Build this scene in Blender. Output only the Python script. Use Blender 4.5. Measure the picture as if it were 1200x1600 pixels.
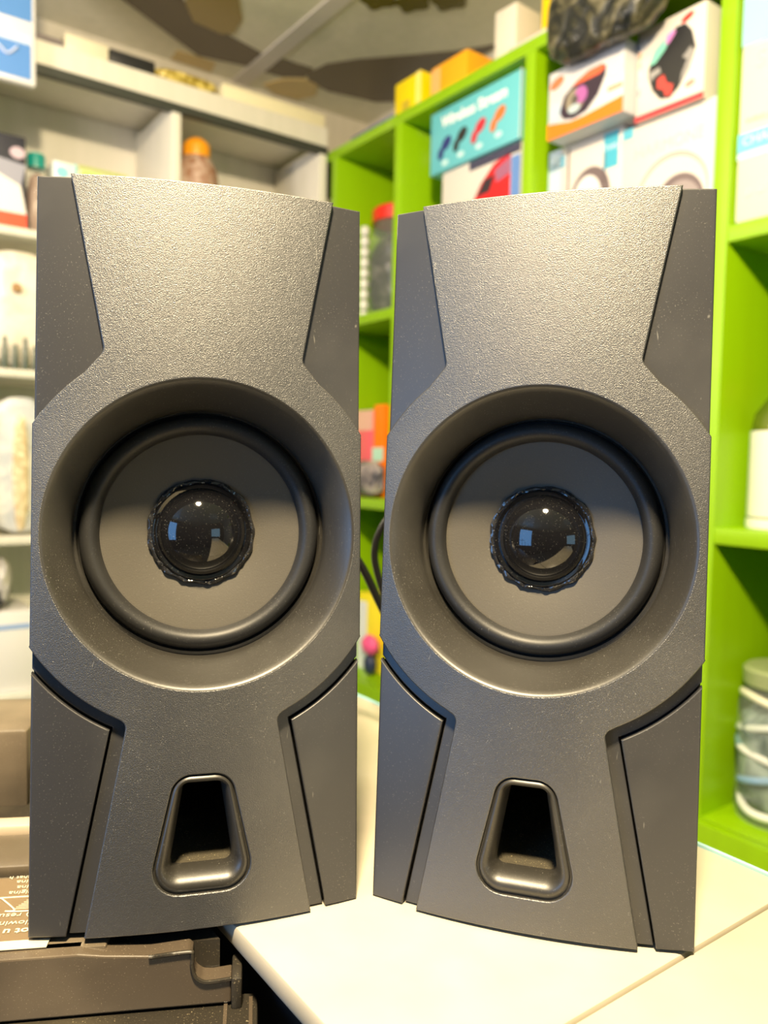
import bpy, bmesh, math, random
from math import sin, cos, pi, radians, atan, tan
from mathutils import Vector, Matrix, noise

random.seed(7)
C = bpy.context.scene.collection
for o in list(bpy.data.objects):
    bpy.data.objects.remove(o)

# ------------------------------------------------------------------ camera, world, lights, exposure
Z0 = 1.05                                   # eye height above the floor
TH = radians(36.2)                          # the shop is turned 36.2 degrees to the view
G = Vector((-sin(TH), cos(TH), 0))          # along the green shelves
Wd = Vector((cos(TH), sin(TH), 0))          # along the white shelves
def P(a, b, z): return Wd * a + G * b + Vector((0, 0, z + Z0))

cam_d = bpy.data.cameras.new('camera')
cam = bpy.data.objects.new('camera', cam_d); C.objects.link(cam)
pt = radians(3.57); rl = atan(.02)
fw = Vector((0, cos(pt), -sin(pt))); up0 = Vector((0, sin(pt), cos(pt))); r0 = Vector((1, 0, 0))
rt = r0 * cos(rl) + up0 * sin(rl); up = up0 * cos(rl) - r0 * sin(rl)
m = Matrix((rt, up, -fw)).transposed().to_4x4(); m.translation = Vector((0, 0, Z0))
cam.matrix_world = m
cam_d.sensor_fit = 'VERTICAL'; cam_d.sensor_height = 24; cam_d.lens = 18.75
cam_d.clip_start = .01
cam_d.dof.use_dof = True; cam_d.dof.focus_distance = .228; cam_d.dof.aperture_fstop = 8.5
bpy.context.scene.camera = cam

wd = bpy.data.worlds.new('world'); bpy.context.scene.world = wd
wd.use_nodes = True
wd.node_tree.nodes['Background'].inputs[0].default_value = (.9, .92, 1, 1)
wd.node_tree.nodes['Background'].inputs[1].default_value = .05

vs = bpy.context.scene.view_settings
vs.view_transform = 'Standard'; vs.look = 'None'; vs.gamma = 1; vs.use_curve_mapping = False
vs.exposure = -.4

def area(name, loc, target, power, col, sx, sy=None, shape='RECTANGLE'):
    d = bpy.data.lights.new(name, 'AREA'); d.energy = power; d.color = col
    d.shape = shape; d.size = sx; d.size_y = sy or sx
    o = bpy.data.objects.new(name, d); C.objects.link(o)
    o.location = loc
    o.rotation_euler = (Vector(target) - Vector(loc)).to_track_quat('-Z', 'Y').to_euler()
    return o
def fill_light(loc, power, col, r):
    d = bpy.data.lights.new('shelf_fill_light', 'POINT'); d.energy = power; d.color = col; d.shadow_soft_size = r
    o = bpy.data.objects.new('shelf_fill_light', d); C.objects.link(o); o.location = loc
area('ceiling_lamp_light', (-.03, -.07, Z0 + .64), (0, .45, Z0), 37, (1, .80, .50), .09, .09, 'DISK')
fill_light(P(-.25, .95, .42), 16, (1, .86, .66), .05)  # added fill light out of view, brightens the white shelves and ceiling
fill_light(P(.22, .66, .60), 3.2, (1, .88, .70), .05)  # added fill light above the frame, brightens the shelf bays
area('window_daylight', P(-1.57, .14, .08), P(0, .2, 0), 15, (.18, .48, 1), .8, .95)
area('window_daylight', P(.36, -1.77, .05), P(.1, .2, 0), 2.5, (.42, .75, 1), .62, .55)

# ------------------------------------------------------------------ materials
def newmat(name):
    mt = bpy.data.materials.new(name); mt.use_nodes = True
    return mt, mt.node_tree, mt.node_tree.nodes['Principled BSDF']
def nd(t, kind, **kw):
    n = t.nodes.new(kind)
    for k, v in kw.items(): setattr(n, k, v)
    return n
MC = {}
def plain(col, rough=.5, metal=0, spec=.5, coat=0):
    key = (col, rough, metal, spec, coat)
    if key in MC: return MC[key]
    mt, t, p = newmat('paint')
    p.inputs['Base Color'].default_value = (*col, 1); p.inputs['Roughness'].default_value = rough
    p.inputs['Metallic'].default_value = metal; p.inputs['Specular IOR Level'].default_value = spec
    p.inputs['Coat Weight'].default_value = coat
    # faint handling marks in the roughness
    tc = nd(t, 'ShaderNodeTexCoord'); nz = nd(t, 'ShaderNodeTexNoise'); nz.inputs['Scale'].default_value = 30
    mr = nd(t, 'ShaderNodeMapRange'); mr.inputs[3].default_value = max(0, rough - .05); mr.inputs[4].default_value = min(1, rough + .08)
    t.links.new(tc.outputs['Object'], nz.inputs['Vector']); t.links.new(nz.outputs[0], mr.inputs[0]); t.links.new(mr.outputs[0], p.inputs['Roughness'])
    MC[key] = mt
    return mt

def plastic(name, base, rough, grain=0, gscale=1500, dust=.4, dcol=(.35, .34, .3), spec=.5, smudge=.15):
    """moulded plastic: grain bump, dust specks, thin scratches"""
    mt, t, p = newmat(name); L = t.links.new
    tc = nd(t, 'ShaderNodeTexCoord')
    def noi(scale, detail=2):
        n = nd(t, 'ShaderNodeTexNoise'); n.inputs['Scale'].default_value = scale; n.inputs['Detail'].default_value = detail
        L(tc.outputs['Object'], n.inputs['Vector']); return n
    # dust specks
    sp = noi(2300, 1); patch = noi(38, 3)
    r1 = nd(t, 'ShaderNodeMapRange'); r1.inputs[1].default_value = .67; r1.inputs[2].default_value = .74; L(sp.outputs[0], r1.inputs[0])
    r2 = nd(t, 'ShaderNodeMapRange'); r2.inputs[1].default_value = .35; r2.inputs[2].default_value = .65; L(patch.outputs[0], r2.inputs[0])
    mu = nd(t, 'ShaderNodeMath', operation='MULTIPLY'); L(r1.outputs[0], mu.inputs[0]); L(r2.outputs[0], mu.inputs[1])
    # hair scratches: stretched, rotated noise ridges
    mp = nd(t, 'ShaderNodeMapping'); mp.inputs['Rotation'].default_value = (0, .6, 0); mp.inputs['Scale'].default_value = (900, 900, 130)
    L(tc.outputs['Object'], mp.inputs[0]); n3 = nd(t, 'ShaderNodeTexNoise'); n3.inputs['Scale'].default_value = 1; n3.inputs['Distortion'].default_value = .6; L(mp.outputs[0], n3.inputs['Vector'])
    r3 = nd(t, 'ShaderNodeMapRange'); r3.inputs[1].default_value = .745; r3.inputs[2].default_value = .79; L(n3.outputs[0], r3.inputs[0])
    mx = nd(t, 'ShaderNodeMath', operation='MAXIMUM'); L(mu.outputs[0], mx.inputs[0]); L(r3.outputs[0], mx.inputs[1])
    # greasy smudge patches
    sm = noi(16, 4); r4 = nd(t, 'ShaderNodeMapRange'); r4.inputs[1].default_value = .5; r4.inputs[2].default_value = .75; r4.inputs[4].default_value = smudge; L(sm.outputs[0], r4.inputs[0])
    ma = nd(t, 'ShaderNodeMath', operation='MULTIPLY'); ma.inputs[1].default_value = dust; L(mx.outputs[0], ma.inputs[0])
    ad = nd(t, 'ShaderNodeMath', operation='ADD'); ad.use_clamp = True; L(ma.outputs[0], ad.inputs[0]); L(r4.outputs[0], ad.inputs[1])
    mix = nd(t, 'ShaderNodeMix', data_type='RGBA'); mix.inputs[6].default_value = (*base, 1); mix.inputs[7].default_value = (*dcol, 1)
    L(ad.outputs[0], mix.inputs[0]); L(mix.outputs[2], p.inputs['Base Color'])
    rr = nd(t, 'ShaderNodeMapRange'); rr.inputs[3].default_value = rough; rr.inputs[4].default_value = min(1, rough + .35); L(ad.outputs[0], rr.inputs[0]); L(rr.outputs[0], p.inputs['Roughness'])
    p.inputs['Specular IOR Level'].default_value = spec
    if spec >= 1: p.inputs['IOR'].default_value = 1.75
    if grain:
        g = noi(gscale, 2); bp = nd(t, 'ShaderNodeBump'); bp.inputs['Strength'].default_value = 1; bp.inputs['Distance'].default_value = grain
        L(g.outputs[0], bp.inputs['Height']); L(bp.outputs[0], p.inputs['Normal'])
    return mt

M_grain = plastic('grained_black_plastic', (.018, .018, .018), .45, grain=.00015, gscale=3400, dust=.35, spec=1, smudge=.08)
M_smooth = plastic('satin_black_plastic', (.034, .034, .036), .38, grain=.00001, gscale=600, dust=.28, spec=.7, smudge=.10)
M_bezel = plastic('satin_bezel_plastic', (.024, .022, .018), .42, grain=.00002, gscale=900, dust=.35, spec=.9, smudge=.12)
M_rubber = plastic('black_rubber', (.018, .018, .018), .5, grain=.00002, gscale=1200, dust=.25, spec=.5, smudge=.06)
M_cone = plastic('black_paper_cone', (.085, .077, .062), .5, grain=.00004, gscale=2200, dust=.15, spec=.5, smudge=.08)
M_dome = plastic('gloss_black_dome', (.006, .006, .007), .05, dust=.25, spec=.8, smudge=.0)
M_glue = plastic('shiny_dried_glue', (.02, .02, .022), .14, grain=.0006, gscale=330, dust=.4, spec=.9)
M_vinyl = plastic('black_wood_vinyl', (.025, .022, .02), .45, grain=.00004, gscale=500, dust=1, dcol=(.4, .36, .28))
M_tunnel = plastic('dusty_port_inside', (.05, .042, .025), .85, grain=.0003, gscale=900, dust=.9, dcol=(.5, .42, .22), smudge=.5)
M_groove = plain((.004, .004, .004), .7)

def board_paint(name, base, worn, rough=.4):
    mt, t, p = newmat(name); L = t.links.new
    tc = nd(t, 'ShaderNodeTexCoord')
    n = nd(t, 'ShaderNodeTexNoise'); n.inputs['Scale'].default_value = 7; n.inputs['Detail'].default_value = 5; L(tc.outputs['Object'], n.inputs['Vector'])
    mp = nd(t, 'ShaderNodeMapping'); mp.inputs['Scale'].default_value = (60, 60, 3); L(tc.outputs['Object'], mp.inputs[0])
    n2 = nd(t, 'ShaderNodeTexNoise'); n2.inputs['Scale'].default_value = 1; L(mp.outputs[0], n2.inputs['Vector'])
    r = nd(t, 'ShaderNodeMapRange'); r.inputs[1].default_value = .62; r.inputs[2].default_value = .72; r.inputs[4].default_value = .6; L(n.outputs[0], r.inputs[0])
    mix = nd(t, 'ShaderNodeMix', data_type='RGBA'); mix.inputs[6].default_value = (*base, 1); mix.inputs[7].default_value = (*worn, 1); L(r.outputs[0], mix.inputs[0])
    mix2 = nd(t, 'ShaderNodeMix', data_type='RGBA'); mix2.inputs[7].default_value = (base[0] * .8 + .02, base[1] * .85, base[2] * .8, 1)
    L(n2.outputs[0], mix2.inputs[0]); L(mix.outputs[2], mix2.inputs[6]); L(mix2.outputs[2], p.inputs['Base Color'])
    p.inputs['Roughness'].default_value = rough
    return mt
M_green = board_paint('brushed_green_paint', (.27, .52, .0), (.42, .60, .12))
M_white = board_paint('white_shelf_laminate', (.80, .76, .70), (.72, .66, .56), .45)
M_ceil = board_paint('glossy_ceiling_panel', (.80, .76, .64), (.80, .78, .62), .12)
M_wall = board_paint('painted_wall', (.7, .64, .55), (.62, .56, .45), .7)
M_floor = board_paint('floor_tile', (.3, .27, .23), (.25, .22, .2), .5)
M_desk = board_paint('cream_laminate', (.56, .505, .41), (.58, .53, .44), .32)

def transp(name, col, rough=.15, alpha=.45):
    mt, t, p = newmat(name)
    p.inputs['Base Color'].default_value = (*col, 1); p.inputs['Roughness'].default_value = rough
    p.inputs['Alpha'].default_value = alpha
    return mt
M_film = transp('clear_plastic_film', (.8, .82, .84), .12, .45)
M_jar = transp('clear_jar_plastic', (.75, .8, .78), .08, .12)

# ------------------------------------------------------------------ mesh helpers
def link(name, me, mat=None, parent=None):
    o = bpy.data.objects.new(name, me); C.objects.link(o)
    if mat: me.materials.append(mat)
    if parent: o.parent = parent
    return o
def tag(o, label=None, cat=None, group=None, kind=None):
    if label: o['label'] = label
    if cat: o['category'] = cat
    if group: o['group'] = group
    if kind: o['kind'] = kind
    return o
def thing(name, label, cat, loc, rotz=0, group=None):
    o = bpy.data.objects.new(name, None); C.objects.link(o); o.location = loc
    o.rotation_euler = (0, 0, rotz); o.empty_display_size = .02
    return tag(o, label, cat, group)
def finish(bm, name, mat, parent=None, smooth=None, wn=False):
    bmesh.ops.recalc_face_normals(bm, faces=bm.faces)
    me = bpy.data.meshes.new(name); bm.to_mesh(me); bm.free()
    if smooth is not None:
        for p in me.polygons: p.use_smooth = True
        me.set_sharp_from_angle(angle=radians(smooth))
    o = link(name, me, mat, parent)
    if wn:
        w = o.modifiers.new('weighted_normal', 'WEIGHTED_NORMAL'); w.keep_sharp = True; w.weight = 90
    return o
def abox(bm, x0, x1, y0, y1, z0, z1, bev=0):
    g = bmesh.ops.create_cube(bm, size=1)
    for v in g['verts']:
        v.co = Vector(((x0 + x1) / 2 + v.co.x * (x1 - x0), (y0 + y1) / 2 + v.co.y * (y1 - y0), (z0 + z1) / 2 + v.co.z * (z1 - z0)))
    if bev:
        es = set(e for v in g['verts'] for e in v.link_edges)
        bmesh.ops.bevel(bm, geom=list(es), offset=bev, segments=2, affect='EDGES', profile=.5)
def box(name, mat, parent, x0, x1, y0, y1, z0, z1, bev=0):
    bm = bmesh.new(); abox(bm, x0, x1, y0, y1, z0, z1, bev)
    return finish(bm, name, mat, parent, 35 if bev else None)
def lathe(name, mat, parent, prof, n=64, axis='Z', c=(0, 0, 0), jitter=0, smooth=40):
    """prof: list of (radius, height)"""
    bm = bmesh.new(); rings = []
    for r, h in prof:
        ring = []
        for i in range(n):
            t = 2 * pi * i / n
            rr = r * (1 + (jitter * noise.noise(Vector((cos(t) * 3, sin(t) * 3, h * 200 + r * 90))) if jitter else 0))
            if axis == 'Z': co = (c[0] + rr * cos(t), c[1] + rr * sin(t), c[2] + h)
            else: co = (c[0] + rr * cos(t), c[1] + h, c[2] + rr * sin(t))
            ring.append(bm.verts.new(co))
        rings.append(ring)
    for k in range(len(rings) - 1):
        for i in range(n):
            j = (i + 1) % n
            bm.faces.new((rings[k][i], rings[k][j], rings[k + 1][j], rings[k + 1][i]))
    if prof[0][0] < 1e-4 or prof[0][0] > 0:
        if prof[0][0] <= 2e-4: bm.faces.new(rings[0])
        if prof[-1][0] <= 2e-4: bm.faces.new(rings[-1])
    return finish(bm, name, mat, parent, smooth)
def tube(name, mat, parent, pts, r, n=10, closed=False):
    bm = bmesh.new(); pts = [Vector(p) for p in pts]; rings = []
    # catmull-rom refine
    fine = []
    for i in range(len(pts) - 1):
        p0 = pts[max(i - 1, 0)]; p1 = pts[i]; p2 = pts[i + 1]; p3 = pts[min(i + 2, len(pts) - 1)]
        for s in range(8):
            t = s / 8
            fine.append(.5 * ((2 * p1) + (p2 - p0) * t + (2 * p0 - 5 * p1 + 4 * p2 - p3) * t * t + (3 * p1 - p0 - 3 * p2 + p3) * t ** 3))
    fine.append(pts[-1])
    nrm = Vector((.3, .2, 1)).normalized()
    for i, p in enumerate(fine):
        d = (fine[min(i + 1, len(fine) - 1)] - fine[max(i - 1, 0)]).normalized()
        u = (nrm - d * nrm.dot(d)).normalized(); v = d.cross(u); nrm = u
        rings.append([bm.verts.new(p + (u * cos(2 * pi * k / n) + v * sin(2 * pi * k / n)) * r) for k in range(n)])
    for a, b in zip(rings, rings[1:]):
        for k in range(n): bm.faces.new((a[k], a[(k + 1) % n], b[(k + 1) % n], b[k]))
    bm.faces.new(rings[0]); bm.faces.new(rings[-1])
    return finish(bm, name, mat, parent, 60)
def poly(name, mat, parent, pts, y=-.0005, th=.0004):
    """flat printed shape on a front face: pts are (x, z)"""
    bm = bmesh.new()
    a = [bm.verts.new((x, y, z)) for x, z in pts]; b = [bm.verts.new((x, y + th, z)) for x, z in pts]
    bm.faces.new(a); bm.faces.new(b[::-1])
    n = len(pts)
    for i in range(n): bm.faces.new((a[i], a[(i + 1) % n], b[(i + 1) % n], b[i]))
    return finish(bm, name, mat, parent)
def rect(name, mat, parent, x0, x1, z0, z1, y=-.0005, th=.0004):
    return poly(name, mat, parent, [(x0, z0), (x1, z0), (x1, z1), (x0, z1)], y, th)
def ell(cx, cz, rx, rz, n=32, rot=0, sq=1, a0=0, a1=2 * pi):
    out = []
    for i in range(n):
        t = a0 + (a1 - a0) * i / (n if abs(a1 - a0 - 2 * pi) < 1e-6 else n - 1)
        x = rx * cos(t); z = rz * sin(t) * (1 + (sq - 1) * cos(t))
        out.append((cx + x * cos(rot) - z * sin(rot), cz + x * sin(rot) + z * cos(rot)))
    return out
def text(name, s, mat, parent, loc, size, rot=(pi / 2, 0, 0), ext=.0002, sx=1, bold=0, align='CENTER'):
    cu = bpy.data.curves.new(name, 'FONT'); cu.body = s; cu.size = size; cu.extrude = ext; cu.offset = bold
    cu.align_x = align; cu.align_y = 'CENTER'; cu.resolution_u = 3
    tmp = bpy.data.objects.new('tmp_text', cu); C.objects.link(tmp)
    dg = bpy.context.evaluated_depsgraph_get()
    me = bpy.data.meshes.new_from_object(tmp.evaluated_get(dg)); me.name = name
    bpy.data.objects.remove(tmp); bpy.data.curves.remove(cu)
    for v in me.vertices: v.co.x *= sx
    me.materials.clear()
    o = link(name, me, mat, parent); o.location = loc; o.rotation_euler = rot
    return o

# ------------------------------------------------------------------ the room
def abz(name, mat, boxes, kind='structure', parent=None, bev=0):
    """boxes in shop coordinates (a0,a1,b0,b1,z0,z1)"""
    bm = bmesh.new()
    for q in boxes: abox(bm, *q, bev)
    o = finish(bm, name, mat, parent, 35 if bev else None)
    if parent is None:
        o.rotation_euler = (0, 0, TH); o.location = (0, 0, Z0)
    if kind: o['kind'] = kind
    return o
abz('floor', M_floor, [(-1.6, 1.05, -1.8, 1.5, -Z0 - .05, -Z0)])
abz('ceiling', M_ceil, [(-1.65, 1.06, -1.85, 1.52, .73, .78)])
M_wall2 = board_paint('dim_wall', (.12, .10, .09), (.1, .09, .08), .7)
abz('wall_right', M_wall, [(1.01, 1.06, -1.8, 1.47, -Z0, .73)])
abz('wall_back', M_wall, [(-1.65, 1.06, 1.47, 1.52, -Z0, .73)])
def wall_with_hole(name, along, c0, c1, lo, hi, h0, h1, zz0, zz1):
    q = []
    for (p0, p1, z0, z1) in ((lo, h0, -Z0, .73), (h1, hi, -Z0, .73), (h0, h1, -Z0, zz0), (h0, h1, zz1, .73)):
        q.append((c0, c1, p0, p1, z0, z1) if along == 'b' else (p0, p1, c0, c1, z0, z1))
    abz(name, M_wall2, q)
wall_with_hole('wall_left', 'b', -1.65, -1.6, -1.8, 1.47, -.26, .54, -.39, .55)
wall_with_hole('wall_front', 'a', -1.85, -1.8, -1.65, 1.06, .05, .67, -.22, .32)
M_frame = plain((.25, .25, .26), .4)
abz('window_1', M_frame, [(-1.6, -1.58, -.26 + k * .2 - .008, -.26 + k * .2 + .008, -.39, .55) for k in range(5)] +
    [(-1.6, -1.58, -.268, .548, z - .008, z + .008) for z in (-.39, -.08, .23, .55)])
abz('window_2', M_frame, [(b - .01, b + .01, -1.8, -1.78, -.22, .32) for b in (.05, .36, .67)] + [(.04, .68, -1.8, -1.78, z - .01, z + .01) for z in (-.22, .32)])

# ceiling decor: joint strip, brown printed motifs and other flat patches on the glossy panels
def ceil_poly(name, mat, pts, d=.0012):
    bm = bmesh.new()
    lo = [bm.verts.new((a, b, .73 - d)) for a, b in pts]; hi = [bm.verts.new((a, b, .73)) for a, b in pts]
    bm.faces.new(lo); bm.faces.new(hi[::-1]); n = len(pts)
    for i in range(n): bm.faces.new((lo[i], lo[(i + 1) % n], hi[(i + 1) % n], hi[i]))
    o = finish(bm, name, mat); o.rotation_euler = (0, 0, TH); o.location = (0, 0, Z0); o['kind'] = 'structure'
    return o
M_br1 = plain((.10, .075, .05), .2); M_br2 = plain((.33, .24, .09), .2); M_tan = plain((.62, .46, .2), .2)
M_strip = plain((.62, .58, .55), .3); M_olive = plain((.12, .10, .012), .25)
ceil_poly('trim_1', M_strip, [(.69, -1.0), (.722, -1.0), (.722, 1.47), (.69, 1.47)], .003)
ceil_poly('trim_2', M_br1, [(.30, 1.25), (.43, 1.325), (.60, 1.42), (.688, 1.40), (.688, 1.34), (.595, 1.315), (.54, 1.29), (.45, 1.22), (.3, 1.15)])
ceil_poly('trim_3', M_br2, [(.50, 1.22), (.515, 1.27), (.548, 1.315), (.60, 1.322), (.618, 1.31), (.61, 1.26), (.58, 1.21), (.55, 1.18)], .002)
ceil_poly('trim_4', M_br1, [(.724, 1.40), (.76, 1.395), (.795, 1.37), (.79, 1.33), (.724, 1.335)])
ceil_poly('trim_5', M_tan, [(.745, 1.445), (.765, 1.40), (.80, 1.372), (.83, 1.38), (.85, 1.42), (.83, 1.46), (.78, 1.465)], .002)
ceil_poly('trim_6', M_br1, [(.792, 1.355), (.80, 1.30), (.836, 1.249), (.90, 1.18), (.953, 1.12), (1.0, 1.05), (1.008, 1.33), (.96, 1.37), (.86, 1.39), (.81, 1.38)], .0016)
ceil_poly('trim_7', M_tan, [(.563, 1.425), (.637, 1.425), (.645, 1.463), (.566, 1.463)])  # tan patch painted as the gold packet's reflection in the ceiling
for k, (ca, cb) in enumerate(((.755, 1.072), (.802, 1.045), (.845, 1.005))):
    ceil_poly('trim_%d' % (8 + k), M_olive, [(ca + (.026 + .004 * cos(5 * t)) * cos(t), cb + (.03 + .004 * cos(5 * t)) * sin(t)) for t in [2 * pi * i / 28 for i in range(28)]], .0014)
ceil_poly('trim_11', M_olive, [(.80 + .035 * cos(2 * pi * i / 24), .975 + .035 * sin(2 * pi * i / 24)) for i in range(24)], .0014)

# ------------------------------------------------------------------ green shelf unit
ROT_G = -(pi / 2 - TH); ROT_W = TH
gs = thing('shelf_unit', 'bright green painted wooden shelf unit along the right wall', 'shelf', P(.76, 0, -Z0), TH)
def gpart(name, q, bev=.001, mat=M_green):     # q in shop coords -> local of gs
    a0, a1, b0, b1, z0, z1 = q
    return box(name, mat, gs, a0 - .76, a1 - .76, b0, b1, z0 + Z0, z1 + Z0, bev)
for zt in (.5385, .244, -.061, -.366, -.671, -.98):
    gpart('shelf_board', (.76, 1.0, -.60, 1.39, zt - .0165, zt))
for bb in (1.21, 1.028, .751, .4795, .208, -.064, -.335):
    for z1, z0 in ((.522, .244), (.2275, -.061), (-.0775, -.366), (-.3825, -.671), (-.6875, -.98)):
        pass
    o = gpart('upright', (.7585, .998, bb - .0175, bb, -1.045, .522))
gpart('base_panel', (.745, .7595, -.60, 1.20, -1.0, -.3665))
gpart('back_panel', (.998, 1.006, -.60, 1.39, -1.0, .535))

# ------------------------------------------------------------------ white shelf unit
ws = thing('shelf_unit', 'white laminate shelf unit behind the left speaker', 'shelf', P(0, 1.2213, -Z0), TH)
def wpart(name, q, mat=M_white, bev=.001):
    a0, a1, b0, b1, z0, z1 = q
    return box(name, mat, ws, a0, a1, b0 - 1.2213, b1 - 1.2213, z0 + Z0, z1 + Z0, bev)
wpart('top_beam', (-.70, .7565, 1.2213, 1.235, .5445, .578))
wpart('shelf_board', (-.70, .7565, 1.235, 1.39, .556, .576))
M_dark_strip = plain((.03, .034, .026), .5)
wpart('beam_strip', (-.70, .7565, 1.2205, 1.232, .5325, .5455), M_dark_strip, 0)['label'] = 'dark green strip under the white beam'  # thin dark strip along the beam's lower edge
for zt in (.316, .12, -.117, -.345, -.60, -.9):
    wpart('shelf_board', (-.70, .7565, 1.2225, 1.39, zt - .011, zt))
for aa in (.490, .7565, .165, -.17, -.50, -.685):
    wpart('divider', (aa - .015, aa, 1.2225, 1.388, -1.045, .5445))
wpart('back_panel', (-.70, .7565, 1.388, 1.394, -1.0, .556))

# ------------------------------------------------------------------ white desk and printer table
dk = thing('desk', 'cream white laminate desk carrying the speakers', 'desk', P(.18, .1, -Z0), TH)
def dpart(name, q, mat=M_desk, bev=.0012):
    a0, a1, b0, b1, z0, z1 = q
    return box(name, mat, dk, a0 - .18, a1 - .18, b0 - .1, b1 - .1, z0 + Z0, z1 + Z0, bev)
dpart('desktop', (.0995, .2590, .1232, .47, -.1425, -.1355))
dpart('desktop', (.0995, .2590, -.5, .1222, -.1425, -.1355))
M_darkbody = plain((.012, .012, .014), .55)
dpart('cabinet_body', (.108, .2585, -.49, .465, -.80, -.1425), M_darkbody, 0)['label'] = 'dark desk side'
M_edge_reflection = plain((.35, .62, .68), .1)
dpart('edge_reflection', (.2590, .2605, -.5, .47, -.1385, -.1350), M_edge_reflection, 0)['label'] = 'desk back edge coloured with a pale blue reflection'  # teal reflection along the back edge, put in as colour
for a_ in (.115, .235):
    for b_ in (-.48, .44):
        dpart('leg', (a_, a_ + .02, b_, b_ + .02, -Z0, -.80), M_darkbody, 0)

# ------------------------------------------------------------------ speakers
LEAN = radians(4.5)
def bend(u): return .0055 * (1 - (u / .047) ** 2)
def lean(x, y, v): return Vector((x, y * cos(LEAN) + v * sin(LEAN), v * cos(LEAN) - y * sin(LEAN)))
def arc(cx, cy, r, a0, a1, n):
    return [(cx + r * cos(radians(a0 + (a1 - a0) * i / n)), cy + r * sin(radians(a0 + (a1 - a0) * i / n))) for i in range(n + 1)]
def round_poly(pts, rads, n=6):
    out = []; N = len(pts)
    for i in range(N):
        p = Vector(pts[i]); a = Vector(pts[i - 1]); b = Vector(pts[(i + 1) % N]); r = rads[i] if hasattr(rads, '__len__') else rads
        if r <= 0: out.append(tuple(p)); continue
        u = (a - p).normalized(); w = (b - p).normalized(); ang = u.angle(w)
        d = r / tan(ang / 2); c = p + (u + w).normalized() * (r / sin(ang / 2))
        s = p + u * d; e = p + w * d
        a0 = math.atan2(s.y - c.y, s.x - c.x); a1 = math.atan2(e.y - c.y, e.x - c.x)
        da = (a1 - a0 + pi) % (2 * pi) - pi
        for k in range(n + 1): out.append((c.x + r * cos(a0 + da * k / n), c.y + r * sin(a0 + da * k / n)))
    return out
MM = .001
def plate(name, mat, parent, loops, front, th, bev, curved=True):
    """2D outline (mm) with holes -> bevelled plate; front = how far it stands proud (mm)"""
    cu = bpy.data.curves.new(name, 'CURVE'); cu.dimensions = '2D'; cu.fill_mode = 'BOTH'
    for lp in loops:
        s = cu.splines.new('POLY'); s.points.add(len(lp) - 1); s.use_cyclic_u = True
        for i, (x, y) in enumerate(lp): s.points[i].co = (x, y, 0, 1)
    cu.extrude = th / 2 - bev; cu.bevel_depth = bev; cu.bevel_resolution = 3; cu.offset = -bev
    tmp = bpy.data.objects.new('tmp_curve', cu); C.objects.link(tmp)
    dg = bpy.context.evaluated_depsgraph_get(); me = bpy.data.meshes.new_from_object(tmp.evaluated_get(dg))
    bpy.data.objects.remove(tmp); bpy.data.curves.remove(cu)
    bm = bmesh.new(); bm.from_mesh(me); bpy.data.meshes.remove(me)
    bmesh.ops.remove_doubles(bm, verts=bm.verts, dist=.001)
    for k in range(-23, 24):
        bmesh.ops.bisect_plane(bm, geom=bm.verts[:] + bm.edges[:] + bm.faces[:], plane_co=(k * 2.0 + .013, 0, 0), plane_no=(1, 0, 0), dist=.0005)
    for v in bm.verts:
        u = v.co.x * MM; d = (th / 2 - v.co.z) * MM - front * MM - (bend(u) if curved else 0)
        v.co = lean(u, d, v.co.y * MM)
    return finish(bm, name, mat, parent, 42, wn=True)
CY = 113.2
def centre_outline():
    R = [(0, 215), (37.8, 215)] + round_poly([(37.8, 215), (28.3, 165.0), (33.5, 158.8)], [0, 3, 0], 5)[1:-1]
    R += arc(0, CY, 56.6, 53.5, 33.0, 16)
    R += [(47.45, 143.8), (47.45, 82.0)]
    R += arc(0, CY, 57.2, -33.6, -64.5, 16)
    R += round_poly([(24.6, 61.55), (21.2, 59.6), (32.0, 0)], [0, 2.6, 0], 5)[1:-1]
    R += [(32.0, 0.2)]
    full = R + [(-x, y) for x, y in R[::-1] if abs(x) > 1e-6]
    # drop duplicates
    out = []
    for p in full:
        if not out or (abs(p[0] - out[-1][0]) + abs(p[1] - out[-1][1])) > .05: out.append(p)
    return out
PORT_O = round_poly([(7.9, 44.3), (-7.9, 44.3), (-15.6, 10.3), (15.6, 10.3)], [6, 6, 7.5, 7.5], 8)
PORT_I = round_poly([(5.3, 40.8), (-5.3, 40.8), (-9.3, 16.2), (9.3, 16.2)], [1.4, 1.4, 2.4, 2.4], 8)

def loft(name, mat, parent, rings, smooth=50):
    bm = bmesh.new(); vr = [[bm.verts.new(lean(*p)) for p in r] for r in rings]; n = len(rings[0])
    for a, b in zip(vr, vr[1:]):
        for k in range(n): bm.faces.new((a[k], a[(k + 1) % n], b[(k + 1) % n], b[k]))
    return finish(bm, name, mat, parent, smooth)

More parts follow.
